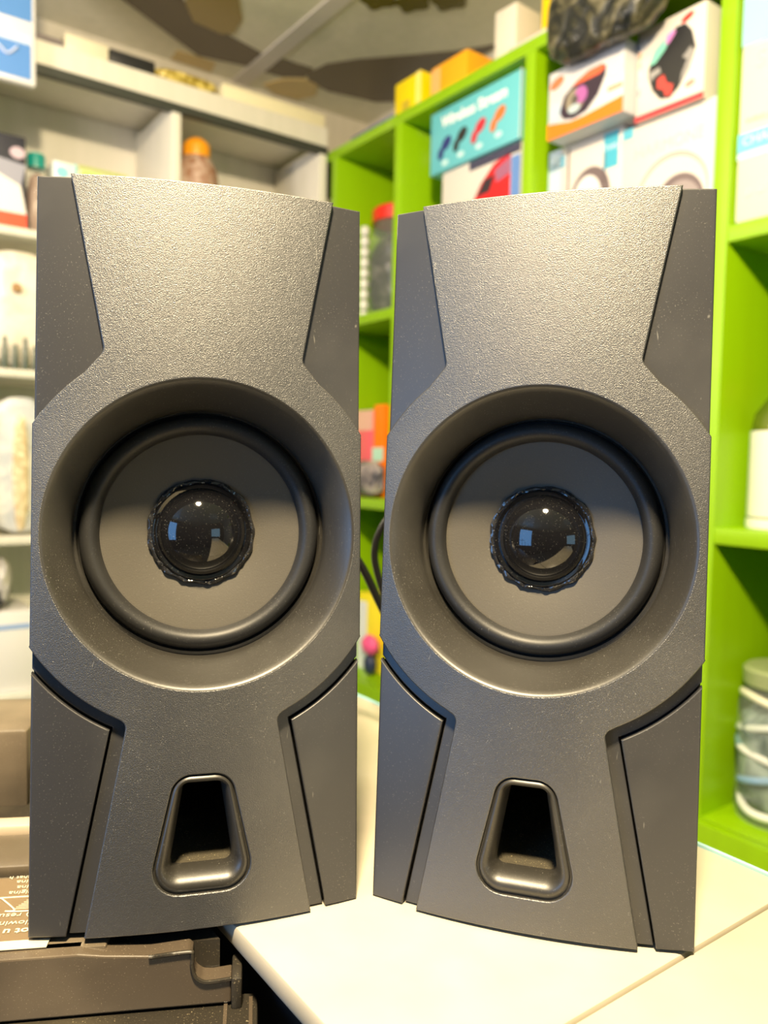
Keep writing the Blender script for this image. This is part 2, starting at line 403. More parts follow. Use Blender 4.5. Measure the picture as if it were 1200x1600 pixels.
def make_speaker(label, loc, yaw, roll):
    t = thing('loudspeaker', label, 'speaker', loc, yaw)
    t.rotation_euler = (0, -roll, yaw)
    # cabinet behind the face
    bm = bmesh.new(); W2 = .0466; prof = [(.0035, 0), (.112, 0), (.112, .2135), (.0035 + .2135 * tan(LEAN), .2135)]
    l = [bm.verts.new((-W2, y, z)) for y, z in prof]; r = [bm.verts.new((W2, y, z)) for y, z in prof]
    back_l = l; bm.faces.new(l); bm.faces.new(r[::-1])
    for i in (0, 1, 2):                     # open towards the face, like a real box
        bm.faces.new((l[i], l[i + 1], r[i + 1], r[i]))
    bmesh.ops.bevel(bm, geom=[e for e in bm.edges if len(e.link_faces) == 2], offset=.0012, segments=2, affect='EDGES')
    finish(bm, 'cabinet', M_vinyl, t, 35)['label'] = 'worn vinyl covered box'
    # textured centre panel with driver and port openings
    plate('front_panel', M_grain, t, [centre_outline(), arc(0, CY, 45.0, 0, 357, 119), PORT_O], 2.0, 3.4, .45)
    # backing plate seen in the joints
    plate('baffle', M_groove, t, [[(-46.9, .4), (46.9, .4), (46.9, 214.6), (-46.9, 214.6)], arc(0, CY, 44.5, 0, 357, 119), [(p[0] * .98, 27 + (p[1] - 27) * .98) for p in PORT_O]], -3.3, 1.2, .1)
    for s in (-1, 1):
        up_ = [(33.6, 214.7), (24.5, 166), (30, 150), (42, 132), (47.1, 128), (47.1, 214.7)]
        plate('side_panel', M_smooth, t, [[(s * x, y) for x, y in up_][::s]], .2, 2.4, .5)
        lo_ = arc(0, CY, 61.2, -38.5, -64.2, 16) + [(25.8, 57.6), (36.9, .3), (47.1, .3)]
        lo_ = [p for p in lo_ if p[0] <= 47.11]; lo_ = [(47.1, CY - (61.2 ** 2 - 47.1 ** 2) ** .5)] + lo_
        plate('corner_panel', M_smooth, t, [[(s * x, y) for x, y in lo_][::s]], .6, 3.4, .5)
        ch_ = arc(0, CY, 60.6, -39.0, -65.0, 16); ch_ = [(47.1, CY - (60.6 ** 2 - 47.1 ** 2) ** .5)] + [p for p in ch_ if p[0] <= 47.0] + [(25.1, 58.2), (36.3, .5), (29, .5), (17, 60), (20, 66), (42, 84), (47.1, 86)]
        plate('channel_strip', M_smooth, t, [[(s * x, y) for x, y in ch_][::s]], -1.1, 1.6, .3)
    # bezel: from the curved face down to the flat driver plane
    N = 128; rings = []
    for r_, dep, w in ((45.6, -2.0, 1), (45.0, -1.9, 1), (44.3, -1.3, 1), (43.4, -.4, .85), (42.2, .9, .62), (41.0, 2.3, .4), (39.6, 4.2, .2), (38.4, 6.2, .05), (37.9, 7.4, 0), (37.8, 8.5, 0), (37.8, 12, 0)):
        rings.append([(r_ * MM * cos(2 * pi * k / N), dep * MM - w * bend(r_ * MM * cos(2 * pi * k / N)), (CY + r_ * sin(2 * pi * k / N)) * MM) for k in range(N)])
    # follow the bend on the outside, flatten inside
    loft('bezel_ring', M_bezel, t, rings)
    # driver
    dc = (0, 0, CY * MM)
    drv = bpy.data.objects.new('driver', None)
    def lean_lathe(name, mat, par, prof, jitter=0, n=128):
        prof = [(r * MM, d * MM) for r, d in prof]
        rr = []
        for r, d in prof:
            rr.append([(r * cos(2 * pi * k / n) * (1 + jitter * noise.noise(Vector((cos(2 * pi * k / n) * 4, sin(2 * pi * k / n) * 4, r * 700)))),
                        d + .002 + jitter * .012 * noise.noise(Vector((cos(2 * pi * k / n) * 9, sin(2 * pi * k / n) * 9, r * 900))),
                        CY * MM + .0004 + r * sin(2 * pi * k / n) * (1 + jitter * noise.noise(Vector((cos(2 * pi * k / n) * 4, sin(2 * pi * k / n) * 4, r * 700))))) for k in range(n)])
        o = loft(name, mat, par, rr, 50)
        return o
    bas = lean_lathe('driver_frame', M_bezel, t, [(39.5, 9.8), (37.0, 9.2), (36.6, 10.4), (36.4, 12), (34, 22), (16, 34), (.1, 34)])
    sur = []
    for i in range(15):
        a = pi * i / 14; sur.append((33.3 + 3.0 * cos(a), 10.6 - 3.9 * sin(a)))
    lean_lathe('surround', M_rubber, bas, [(36.6, 10.7)] + sur + [(30.0, 10.4)])
    lean_lathe('cone', M_cone, bas, [(30.7, 10.3), (29.5, 10.5), (25, 11.2), (20, 12.2), (15, 13.3), (12, 14)])
    lean_lathe('glue_ring', M_glue, bas, [(16.7, 13.4), (16.3, 12.1), (15.7, 11.7), (15.2, 11.9), (14.7, 12.4), (14.2, 13.4)], .05)
    dm = [(15.5, 12.7), (15.2, 11.7), (14.8, 11.4), (14.2, 11.6), (13.6, 11.9)]
    Rs = 18.0
    for i in range(17):
        a = radians(50) * (1 - i / 16); dm.append((max(.05, Rs * sin(a)), 11.9 + Rs * cos(radians(50)) - Rs * cos(a)))
    lean_lathe('dust_cap', M_dome, bas, dm, n=96)
    # bass port
    def inter(f, d, w, grow=0):
        out = []
        for o_, i_ in zip(PORT_O, PORT_I):
            x = o_[0] * (1 - f) + i_[0] * f; y = o_[1] * (1 - f) + i_[1] * f
            out.append((x * MM, d * MM - w * bend(x * MM), y * MM))
        return out
    tr = loft('port_trim', M_bezel, t, [inter(-.06, -1.6, 1), inter(0, -1.5, 1), inter(.03, -.9, 1), inter(.10, -.9, 1), inter(.22, -1.7, 1), inter(.38, -1.9, 1), inter(.56, -1.7, .95), inter(.74, -.9, .9), inter(.90, .4, .8), inter(1.0, 2.2, .7), inter(1.02, 4.0, .6)])
    tun = [[(x * k * MM, d * MM, (28 + (y - 28) * (k if y > 28 else kb)) * MM) for x, y in PORT_I] for d, k, kb in ((-2.5, 1.02, 1.02), (2, 1.04, 1.0), (10, 1.08, .93), (18, 1.12, .80), (26, 1.2, .62), (40, 1.3, .4), (60, 1.4, .3))]
    to = loft('port_tunnel', M_tunnel, t, tun)
    bm = bmesh.new(); bm.faces.new([bm.verts.new(lean(*p)) for p in tun[-1]]); finish(bm, 'tunnel_end', M_groove, to)
    bpy.data.objects.remove(drv)
    return t
make_speaker('left one of the two black loudspeakers, standing half over the printer', (-.0517, .2282, Z0 - .1352), radians(15.25), -.006)
make_speaker('right one of the two black loudspeakers, standing wholly on the cream desk', (.04395, .22905, Z0 - .1352), radians(-16.98), .007)

# cable behind the speakers
cb = tube('audio_cable', plain((.006, .006, .006), .35), None,
          [(-.10, .375, Z0 - .02), (-.05, .372, Z0 - .025), (-.017, .370, Z0 - .040), (0, .370, Z0 - .068), (.015, .370, Z0 - .099), (.034, .372, Z0 - .122), (.06, .375, Z0 - .133), (.075, .375, Z0 - .1335)], .0019)
tag(cb, 'thin black cable crossing the gap between the speakers, lower strand', 'cable')
cb = tube('audio_cable', plain((.006, .006, .006), .35), None,
          [(.06, .385, Z0 - .01), (.02, .382, Z0 - .013), (.004, .380, Z0 - .024), (-.004, .380, Z0 - .041), (0, .380, Z0 - .061), (.013, .380, Z0 - .094), (.035, .384, Z0 - .128), (.06, .386, Z0 - .1335)], .0017)
tag(cb, 'thin black cable looping out from behind the right speaker', 'cable')

# ------------------------------------------------------------------ printer under the left speaker
PR = radians(9)
pr = thing('printer', 'black glossy printer with a notched front flap under the left speaker', 'printer', (-.045, .217, Z0 - .26), PR)
zz = .26                                          # local z of eye-relative 0
M_pg = plastic('printer_gloss', (.08, .062, .044), .2, grain=.00001, gscale=300, dust=.4, dcol=(.4, .32, .22), spec=.8, smudge=.25)
M_pb = plastic('printer_black', (.03, .026, .02), .4, grain=.00006, gscale=700, dust=.6, dcol=(.4, .33, .2), smudge=.2)
M_pt = plastic('printer_top', (.10, .08, .055), .3, grain=.00001, gscale=300, dust=.4, dcol=(.45, .36, .25), spec=.6, smudge=.3)
fp = [(-.36, .006), (.001, .006), (-.124, .25), (-.36, .25)]
bm = bmesh.new(); A = [bm.verts.new((x, y, 0)) for x, y in fp]; B = [bm.verts.new((x, y, zz - .1385)) for x, y in fp]
bm.faces.new(A); bm.faces.new(B[::-1])
for i in range(4): bm.faces.new((A[i], A[(i + 1) % 4], B[(i + 1) % 4], B[i]))
finish(bm, 'printer_body', M_pb, pr)
# front flap with the notch at its right end
fl = [(-.30, zz - .1545), (.0045, zz - .1535), (.0045, zz - .1462)]
fl += [(-.001, zz - .1467), (-.0035, zz - .1464), (-.0055, zz - .1448), (-.0063, zz - .142), (-.0063, zz - .1385), (-.0075, zz - .1375), (-.018, zz - .1382), (-.030, zz - .1372), (-.037, zz - .1362), (-.082, zz - .1362), (-.103, zz - .1382), (-.30, zz - .1382)]
bm = bmesh.new(); A = [bm.verts.new((x, -.0005, z)) for x, z in fl]; B = [bm.verts.new((x, .006, z)) for x, z in fl]
bm.faces.new(A); bm.faces.new(B[::-1])
for i in range(len(fl)): bm.faces.new((A[i], A[(i + 1) % len(fl)], B[(i + 1) % len(fl)], B[i]))
o = finish(bm, 'front_flap', M_pg, pr)
mb = o.modifiers.new('bevel', 'BEVEL'); mb.width = .0005; mb.segments = 2; mb.limit_method = 'ANGLE'
tube('flap_rim', M_pb, o, [(x, -.0008, z) for x, z in fl[2:10]], .0006, 6)
box('top_ledge', M_pt, pr, -.30, -.030, .003, .045, zz - .1385, zz - .1362, .0006)
# paper tray below, with ribs
tr = box('output_tray', M_pb, pr, -.30, .012, -.10, .005, zz - .172, zz - .1545, .001)
for x in (.003, .010): 
    bm = bmesh.new(); abox(bm, x - .0005, x + .0005, -.09, .002, zz - .1547, zz - .1538); r_ = finish(bm, 'tray_rib', M_pg, tr)
box('flap_hinge', M_pb, pr, .0045, .0075, -.002, .010, zz - .155, zz - .1455, .0008)
# printed notice on the top, lettering upside down towards the camera
nt = box('notice_sticker', plain((.17, .12, .065), .4), pr, -.20, -.046, .0045, .043, zz - .1362, zz - .1358)
M_ink = plain((.62, .56, .42), .5)
box('sticker_border', M_ink, nt, -.20, -.046, .0034, .0075, zz - .1358, zz - .1356)
flat = (0, 0, pi)
def ptxt(s, xr, y, size, bold=0): text('lettering', s, M_ink, nt, (xr, y, zz - .1356), size, flat, .0001, 1.15, bold, 'LEFT')
ptxt('Do not u', -.0437, .0122, .0038, .00008)
ptxt('following', -.0505, .0164, .0032)
ptxt(') resu', -.0549, .0206, .0032)
ptxt('Origina', -.0549, .0334, .0028)
ptxt('Origina', -.0534, .0366, .0028)
ptxt('Origina', -.0544, .0399, .0028)
ptxt('that h', -.0605, .0428, .0024)
for q in (((-.0565, .0285), (-.035, .0285), (-.035, .0218), (-.0625, .0218)),):
    pass
# small outline drawing of a sheet feeder
for i in range(7):
    box('drawing', M_ink, nt, -.0605 + i * .0005, -.035, .0242 + i * .0009, .0244 + i * .0009, zz - .1358, zz - .13565)
tube('drawing', M_ink, nt, [(-.040, .0308, zz - .1357), (-.066, .0308, zz - .1357), (-.0655, .0304, zz - .1357), (-.060, .0236, zz - .1357), (-.0625, .0232, zz - .1357), (-.058, .0226, zz - .1357), (-.040, .0226, zz - .1357)], .0003, 5)
# raised rear block (paper feed)
rb = box('feed_cover', M_pt, pr, -.33, -.078, .105, .15, zz - .14, zz - .108, .002)
box('feed_ridge', plain((.55, .45, .33), .35), pr, -.33, -.062, .075, .083, zz - .1385, zz - .133, .001)
box('feed_panel', M_pt, pr, -.33, -.062, .048, .072, zz - .1385, zz - .1345, .001)
# low stand carrying the printer
st = thing('side_table', 'dark low table under the black printer', 'table', (-.045, .217, 0), PR)
box('table_top', plain((.05, .035, .025), .5), st, -.40, -.105, -.09, .22, Z0 - .29, Z0 - .2603, .003)
for x in (-.39, -.13):
    for y in (-.08, .19): box('leg', plain((.05, .035, .025), .5), st, x, x + .02, y, y + .02, 0, Z0 - .29, .001)

# ------------------------------------------------------------------ goods on the green shelves
def gitem(name, label, cat, bl, br, a, z0, group=None):
    """front face spans b from bl (viewer's left) to br; returns root with local x to the right, y inward"""
    return thing(name, label, cat, P(a, (bl + br) / 2, z0), ROT_G, group), (bl - br) / 2
def carton(t, w2, d, h, col, bev=.0015, rough=.35):
    return box('carton', plain(col, rough), t, -w2, w2, 0, d, 0, h, bev)
WHT = (.70, .65, .60)
# blue earphone carton
t, w = gitem('earphone_box', 'pale blue carton with four coloured earphones, under the top green board', 'box', .953, .768, .77, .4265)
carton(t, w, .10, .089, (.13,.50,.60))
text('lettering', 'Wireless Stream', plain((.95, .95, .95), .4), t, (.0, -.0003, .069), .021, bold=.0006, sx=.95)
for x, z, c in ((-.062, .034, (.02, .03, .18)), (-.028, .036, (.02, .02, .02)), (.01, .036, (.55, .03, .05)), (.048, .040, (.65, .18, .04))):
    poly('printed_earphone', plain(c, .4), t, ell(x + .006, z + .004, .012, .008, rot=.6)); poly('printed_earphone', plain(c, .4), t, ell(x - .006, z - .008, .006, .009, rot=-.3), -.0007)
    poly('printed_shadow', plain((.55, .78, .82), .4), t, ell(x + .004, z - .023, .007, .004))
rect('side_edge', plain(WHT, .4), t, w - .001, w + .0008, .0, .089)
# toy car carton beneath
t, w = gitem('toy_car_box', 'white carton printed with a red car, right under the pale blue one', 'box', .930, .7705, .775, .2445)
carton(t, w, .11, .181, (.68,.64,.61))
cp = poly('printed_car', plain((.62, .015, .02), .3), t, [(-.040, .09), (-.015, .118), (.005, .145), (.03, .165), (.062, .172), (.062, .09)])
poly('printed_window', plain((.03, .02, .03), .3), t, [(-.004, .128), (.012, .148), (.032, .150), (.022, .130)], -.0008)
poly('printed_lamp', plain((.85, .25, .25), .3), t, ell(-.006, .102, .009, .008), -.0008)
poly('printed_roof', plain((.35, .12, .22), .3), t, [(.032, .155), (.062, .166), (.062, .145), (.036, .138)], -.0009)
rect('blue_border', plain((.12, .25, .6), .4), t, .063, w, .0, .165)
rect('dark_border', plain((.05, .05, .10), .4), t, -.02, w, .168, .180)
# stacked cartons of the second bay
def head_box(bl, br, label, big):
    t, w = gitem('headphone_box', label, 'box', bl, br, .775 if not big else .772, .2445, 'headphone cartons under the mouse cartons')
    carton(t, w, .10, .149 if not big else .1395, (.68,.64,.62))
    pm = plain((.16, .12, .13), .35); lt = plain((.42, .37, .35), .4)
    if big:
        text('lettering', 'HARMONE', plain((.36, .48, .53), .4), t, (.002, -.0003, .108), .019, sx=.95)
        poly('printed_headband', lt, t, ell(.008, .052, .045, .045, 40)); poly('printed_gap', plain((.68,.64,.62), .4), t, ell(.009, .049, .0425, .0425, 40), -.0008)
        poly('printed_earcup', pm, t, ell(.018, .038, .031, .034, 32), -.0011); poly('printed_cushion', plain((.32, .27, .28), .4), t, ell(.020, .034, .026, .030, 32), -.0014)
        rect('blue_tab', plain((.10, .45, .62), .4), t, -w, -w + .014, .128, .1395)
        rect('blue_border', plain((.45, .55, .72), .4), t, w - .004, w, 0, .1395)
    else:
        poly('printed_earcup', pm, t, ell(.010, .078, .030, .036, 32)); poly('printed_cushion', plain((.78, .74, .74), .4), t, ell(.006, .075, .022, .030, 32), -.0008)
        rect('printed_cable', pm, t, -.026, -.023, .08, .145); rect('printed_cable', pm, t, .030, .032, .09, .125)
        rect('blue_tab', plain((.06, .42, .60), .4), t, .029, .050, .105, .146); rect('blue_tab', plain((.12, .40, .58), .4), t, -w, -w + .026, .125, .14)
        rect('blue_border', plain((.5, .62, .76), .4), t, -w, -w + .02, 0, .149)
        text('lettering', 'TWS', plain((.8, .9, .95), .4), t, (.0395, -.0006, .128), .009)
head_box(.7195, .6062, 'white headphone carton under the orange banded mouse carton', False)
head_box(.6045, .4885, 'white headphone carton with pale grey lettering, under the red edged mouse carton', True)
# orange banded mouse carton
t, w = gitem('mouse_box', 'white carton with an orange band and a black mouse picture', 'box', .6965, .5855, .745, .3940, 'mouse cartons on the headphone cartons')
carton(t, w, .06, .079, (.62,.62,.66))
poly('orange_band', plain((.90, .20, .01), .35), t, [(-w, -.0), (w, .0), (w, .017), (.0, .012), (-.02, .012), (-w, .019)])
poly('printed_mouse', plain((.035, .02, .04), .3), t, [(-.036, .027), (-.030, .018), (-.014, .014), (.004, .017), (.020, .030), (.030, .048), (.031, .058), (.024, .062), (.006, .060), (-.014, .054), (-.030, .044)])
poly('printed_stripe', plain((.80, .14, .06), .3), t, [(-.018, .0515), (.004, .0515), (.022, .052), (.030, .056), (.026, .0618), (.006, .0612), (-.010, .056)], -.0008)
poly('printed_wheel', plain((.28, .24, .18), .3), t, ell(-.013, .034, .014, .014), -.0008)
poly('printed_wheel', plain((.42, .12, .38), .3), t, ell(-.004, .038, .009, .010, rot=.4), -.0010)
poly('printed_wheel', plain((.45, .55, .60), .3), t, ell(-.014, .025, .009, .005), -.0011)
poly('printed_wheel', plain((.10, .09, .08), .3), t, ell(-.013, .035, .005, .005), -.0014)
poly('printed_badge', plain((.80, .18, .08), .3), t, ell(-.042, .064, .011, .006, rot=.3))
rect('printed_mark', plain((.85, .35, .22), .3), t, .034, .054, .027, .032)
poly('printed_patch', plain((.45, .52, .68), .3), t, ell(.044, .050, .010, .009)); poly('printed_patch', plain((.45, .55, .68), .3), t, ell(-.044, .030, .009, .012))
# red edged mouse carton
t, w = gitem('mouse_box', 'white carton with a red lower edge and a large black and red mouse picture', 'box', .5840, .4995, .765, .3842, 'mouse cartons on the headphone cartons')
carton(t, w, .055, .0985, (.70,.66,.62))
rect('red_edge', plain((.55, .04, .05), .35), t, -w, w, 0, .0065)
poly('printed_mouse', plain((.018, .018, .02), .3), t, [(-.026, .044), (-.020, .028), (-.010, .016), (.002, .013), (.012, .020), (.024, .036), (.031, .056), (.026, .074), (.018, .084), (.008, .085), (-.006, .076), (-.020, .062), (-.026, .052)])
poly('printed_stripe', plain((.22, .60, .48), .3), t, [(-.026, .056), (-.019, .070), (-.004, .080), (.002, .078), (-.006, .066), (-.018, .056)], -.0008)
poly('printed_stripe', plain((.65, .25, .62), .3), t, [(-.004, .080), (.004, .083), (.007, .080), (-.001, .071), (-.006, .071)], -.0010)
poly('printed_emblem', plain((.62, .06, .05), .3), t, [(-.014, .038), (-.006, .040), (-.002, .030), (.006, .026), (.004, .016), (-.003, .016), (-.006, .024), (-.014, .028)], -.0010)
poly('printed_smoke', plain((.30, .29, .29), .3), t, [(.016, .050), (.026, .058), (.030, .050), (.024, .036), (.014, .024), (.016, .034), (.022, .046)], -.0010)
poly('printed_smoke', plain((.34, .33, .33), .3), t, [(-.025, .048), (-.012, .050), (-.010, .044), (-.018, .042), (-.022, .038)], -.0010)
poly('printed_badge', plain((.80, .03, .02), .3), t, ell(.020, .0895, .008, .0035, rot=.35))
poly('printed_badge', plain((.80, .25, .20), .3), t, ell(.026, .020, .006, .003, rot=.2))
for k, c in enumerate(((.80, .45, .3), (.78, .72, .45), (.5, .66, .70), (.6, .55, .66), (.75, .4, .45))):
    rect('printed_mark', plain(c, .4), t, -.040, -.036, .068 - k * .010, .075 - k * .010)
# black plastic bag pushed on top of them
def blob(name, mat, parent, c, r, amp, freq, seed=0, sub=4, sq=1):
    bm = bmesh.new(); bmesh.ops.create_icosphere(bm, subdivisions=sub, radius=1)
    for v in bm.verts:
        d = v.co.normalized(); q = Vector([math.copysign(abs(x) ** sq, x) for x in d])
        f = 1 + amp * noise.fractal(d * freq + Vector((seed, seed * 2, 0)), .8, 2.1, 4)
        v.co = Vector((c[0] + q.x * r[0] * f, c[1] + q.y * r[1] * f, c[2] + q.z * r[2] * f))
    return finish(bm, name, mat, parent, 60)
mt, tt, pp = newmat('crinkled_black_bag')
tc = nd(tt, 'ShaderNodeTexCoord'); n1 = nd(tt, 'ShaderNodeTexNoise'); n1.inputs['Scale'].default_value = 34; n1.inputs['Detail'].default_value = 4; n1.inputs['Distortion'].default_value = 1.6
cr = nd(tt, 'ShaderNodeValToRGB'); cr.color_ramp.elements[0].position = .42; cr.color_ramp.elements[0].color = (.008, .010, .012, 1)
cr.color_ramp.elements[1].position = .78; cr.color_ramp.elements[1].color = (.34, .30, .20, 1); e = cr.color_ramp.elements.new(.56); e.color = (.06, .055, .03, 1)
tt.links.new(tc.outputs['Object'], n1.inputs['Vector']); tt.links.new(n1.outputs[0], cr.inputs[0]); tt.links.new(cr.outputs[0], pp.inputs['Base Color'])
pp.inputs['Roughness'].default_value = .22
bpn = nd(tt, 'ShaderNodeBump'); bpn.inputs['Distance'].default_value = .006; tt.links.new(n1.outputs[0], bpn.inputs['Height']); tt.links.new(bpn.outputs[0], pp.inputs['Normal'])
M_bag = mt
t, w = gitem('plastic_bag', 'crumpled black and clear plastic bag lying on the orange banded mouse carton', 'bag', .668, .535, .735, .474)
blob('bag_body', M_bag, t, (-.004, -.002, .042), (.074, .020, .050), .10, 1.6, 3, 4, .55)

# third bay: white router box
t, w = gitem('router_box', 'white carton with pale blue top and blue band at the right edge', 'box', .4595, .26, .765, .2455)
carton(t, w, .12, .235, (.70,.64,.57), .004)
L_ = -w
rect('blue_top', plain((.30, .60, .72), .35), t, L_ + .001, w, .172, .234)
poly('blue_top_edge', plain((.30, .60, .72), .35), t, [(L_ + .001, .170), (L_ + .06, .173), (w, .173), (w, .160)], -.0004)
text('lettering', 'S mart', plain((.22, .45, .53), .4), t, (L_ + .016, -.0004, .154), .024, align='LEFT')
text('lettering', 'WIRELESS ROUTER', plain((.42, .37, .33), .4), t, (L_ + .008, -.0004, .098), .008, align='LEFT')
rect('blue_band', plain((.14, .55, .78), .35), t, L_ + .001, w, .069, .087); rect('pale_band', plain((.50, .66, .82), .35), t, L_ + .001, w, .062, .068)
text('lettering', 'CHANNEL', plain((.60, .82, .90), .4), t, (L_ + .006, -.0008, .0785), .0125, align='LEFT')
for k in range(4): poly('printed_icon', plain((.62, .57, .50), .4), t, ell(L_ + .014 + k * .013, .028, .004, .004, 16))

# things on top of the green unit
def simple_box(name, label, bl, br, a, z0, d, h, col, tilt=0, group=None):
    t, w = gitem(name, label, 'box', bl, br, a, z0, group); carton(t, w, d, h, col)
    t.rotation_euler.z += tilt
    return t, w
GT = 'small boxes on top of the green shelf unit'
t, w = simple_box('light_bulb_box', 'yellow box on top of the green shelf, left of the orange one', 1.072, 1.005, .79, .539, .06, .068, (.90, .68, .0), 0, GT)
rect('printed_mark', plain((.55, .42, .03), .4), t, -.014, .006, .020, .034); rect('printed_edge', plain((.95, .80, .2), .4), t, w - .012, w, 0, .068)
t, w = simple_box('light_bulb_box', 'orange box on top of the green shelf, right of the yellow one', .992, .910, .80, .539, .06, .066, (.95, .42, .01), 0, GT)
rect('printed_edge', plain((.85, .45, .16), .4), t, -w, -w + .022, 0, .062)
t, w = simple_box('spare_part_box', 'tall white box on top of the green shelf, narrowest of the white ones', .852, .812, .80, .539, .05, .090, (.76, .70, .60), .05, GT)
t, w = simple_box('spare_part_box', 'low white box lying at the end of the top green board', .800, .728, .775, .539, .05, .014, (.62, .58, .54), 0, GT)
t, w = simple_box('light_bulb_box', 'bright yellow box above the upright at the top centre right', .765, .733, .80, .5535, .05, .10, (.90, .62, .0), 0, GT)
t, w = simple_box('cable_box', 'blue and white box at the far left end of the green shelf top', 1.215, 1.09, .80, .539, .06, .032, (.12, .14, .30), 0, GT)
rect('white_label', plain((.55, .56, .62), .4), t, -.05, .035, .004, .022)

# jar with red lid in the far upper bay
def jar(name, label, a, b, z, r, h, lid, lidh, fill, rot=0, cat='jar', fillh=.9):
    t = thing(name, label, cat, P(a, b, z), ROT_G)
    lathe('jar_body', M_jar, t, [(.0001, 0), (r * .92, 0), (r, .006), (r, h * .8), (r * .97, h * .86), (r * .86, h * .93), (r * .82, h)], 40)
    lathe('lid', plain(lid, .3), t, [(.0001, h - .002), (r * .9, h - .002), (r * .92, h + lidh * .8), (r * .85, h + lidh), (.0001, h + lidh)], 40)
    if fill: blob('contents', fill, t, (0, 0, h * fillh / 2 + .002), (r * .86, r * .86, h * fillh / 2 - .002), .12, 2.2, 5, 4, .7)
    return t
def mottled(name, c0, c1, scale=60, rough=.4, p0=.4, p1=.65):
    mt, t, p = newmat(name); tc = nd(t, 'ShaderNodeTexCoord'); n = nd(t, 'ShaderNodeTexNoise'); n.inputs['Scale'].default_value = scale; n.inputs['Detail'].default_value = 3; n.inputs['Distortion'].default_value = .8
    c = nd(t, 'ShaderNodeValToRGB'); c.color_ramp.elements[0].position = p0; c.color_ramp.elements[1].position = p1
    c.color_ramp.elements[0].color = (*c0, 1); c.color_ramp.elements[1].color = (*c1, 1)
    t.links.new(tc.outputs['Object'], n.inputs['Vector']); t.links.new(n.outputs[0], c.inputs[0]); t.links.new(c.outputs[0], p.inputs['Base Color']); p.inputs['Roughness'].default_value = rough
    return mt
jar('jar', 'clear jar of dark parts with a red lid, between the speakers', .855, 1.134, .2445, .056, .170, (.75, .03, .02), .022, mottled('dark_parts', (.006, .008, .008), (.16, .15, .13), 50, .35, .5, .8))
t = thing('tinsel_strip', 'hanging white beaded packet beside the jar with the red lid', 'packet', P(.80, 1.165, .2445), ROT_G)
for k in range(9): lathe('bead', plain((.75, .74, .70), .25), t, [(.0001, 0), (.006, .002), (.008, .007), (.008, .012), (.006, .0165), (.0001, .018)], 14, c=(0, 0, k * .018))
# lower bays of that column
t, w = simple_box('toy_box', 'orange carton seen in the gap between the speakers', 1.128, 1.098, .80, -.0605, .06, .158, (.95, .20, .005))
rect('printed_patch', plain((.45, .72, .58), .4), t, -w - .002, w, .062, .085, -.001)
t, w = simple_box('toy_box', 'pink carton left of the orange one in the gap between the speakers', 1.185, 1.130, .80, -.0605, .06, .150, (.80, .12, .16))
rect('printed_patch', plain((.75, .42, .35), .4), t, -w, w, .115, .15)
t = thing('parts_bag', 'grey bag of small parts in front of the pink and orange cartons', 'bag', P(.785, 1.125, -.0605), ROT_G)
blob('bag_body', mottled('grey_parts', (.05, .05, .07), (.45, .38, .36), 45), t, (0, 0, .033), (.045, .012, .028), .12, 2.4, 8, 4, .7)
t, w = simple_box('bay_shade_block', 'dark block painted as the shadow in the third green bay between the speakers', 1.17, 1.10, .88, -.1420, .05, .062, (.01, .03, .015))
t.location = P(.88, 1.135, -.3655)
box('shade_block_top', plain((.01, .03, .015), .5), t, -w, w, 0, .05, .062, .28)  # near-black block fills the bay in place of its shadow
t, w = simple_box('snack_box', 'yellow and white carton low in the gap between the speakers', 1.165, 1.085, .80, -.3655, .05, .135, (.92, .75, .03))
rect('white_label', plain((.80, .80, .82), .4), t, -w, -.012, .0, .12)
t = thing('toy_figure', 'small pink toy in front of the yellow and white carton', 'toy', P(.785, 1.105, -.3655), ROT_G)
blob('body', plain((.02, .03, .08), .4), t, (0, 0, .018), (.014, .01, .018), .1, 2, 1, 3)
blob('head', plain((.85, .10, .28), .4), t, (0, 0, .052), (.02, .012, .018), .1, 2, 2, 3)

# right column: bottle on the middle board, jar of cables below
t = thing('bottle', 'bottle with a white label and orange cap on the middle green shelf, right edge', 'bottle', P(.82, .424, -.0605), ROT_G)
lathe('bottle_body', mottled('dark_green_glass', (.05, .09, .005), (.12, .16, .01), 20, .15), t, [(.0001, 0), (.03, 0), (.033, .004), (.033, .10), (.030, .118), (.020, .132), (.014, .140), (.014, .15), (.0001, .15)], 40)
lathe('label_wrap', plain((.78, .76, .70), .4), t, [(.0335, .012), (.0336, .02), (.0336, .092), (.0335, .10)], 40)
lathe('cap', plain((.75, .18, .02), .35), t, [(.0001, .135), (.016, .136), (.017, .142), (.017, .152), (.015, .156), (.0001, .156)], 24)
lathe('foot_ring', plain((.82, .80, .75), .4), t, [(.0001, -.0002), (.034, 0), (.0345, .004), (.034, .01), (.03, .011)], 40)
t = jar('jar', 'clear jar stuffed with white and blue cables, lower right edge', .825, .412, -.3655, .046, .145, (.30, .36, .18), .016, mottled('grey_green_cables', (.03, .07, .07), (.40, .50, .48), 30, .3, .38, .7))
for k in range(6):
    pts = []
    for i in range(15):
        th = 2 * pi * i / 14 + k
        rr = .041 + .002 * sin(3 * th + k)
        pts.append((rr * cos(th), rr * sin(th), .025 + .019 * k + .012 * sin(th * 1 + k * 2)))
    tube('coiled_cable', plain([(.80, .84, .84), (.22, .38, .62), (.75, .78, .78), (.16, .30, .34), (.68, .74, .74), (.75, .75, .6)][k], .3), t, pts, .0042, 8)

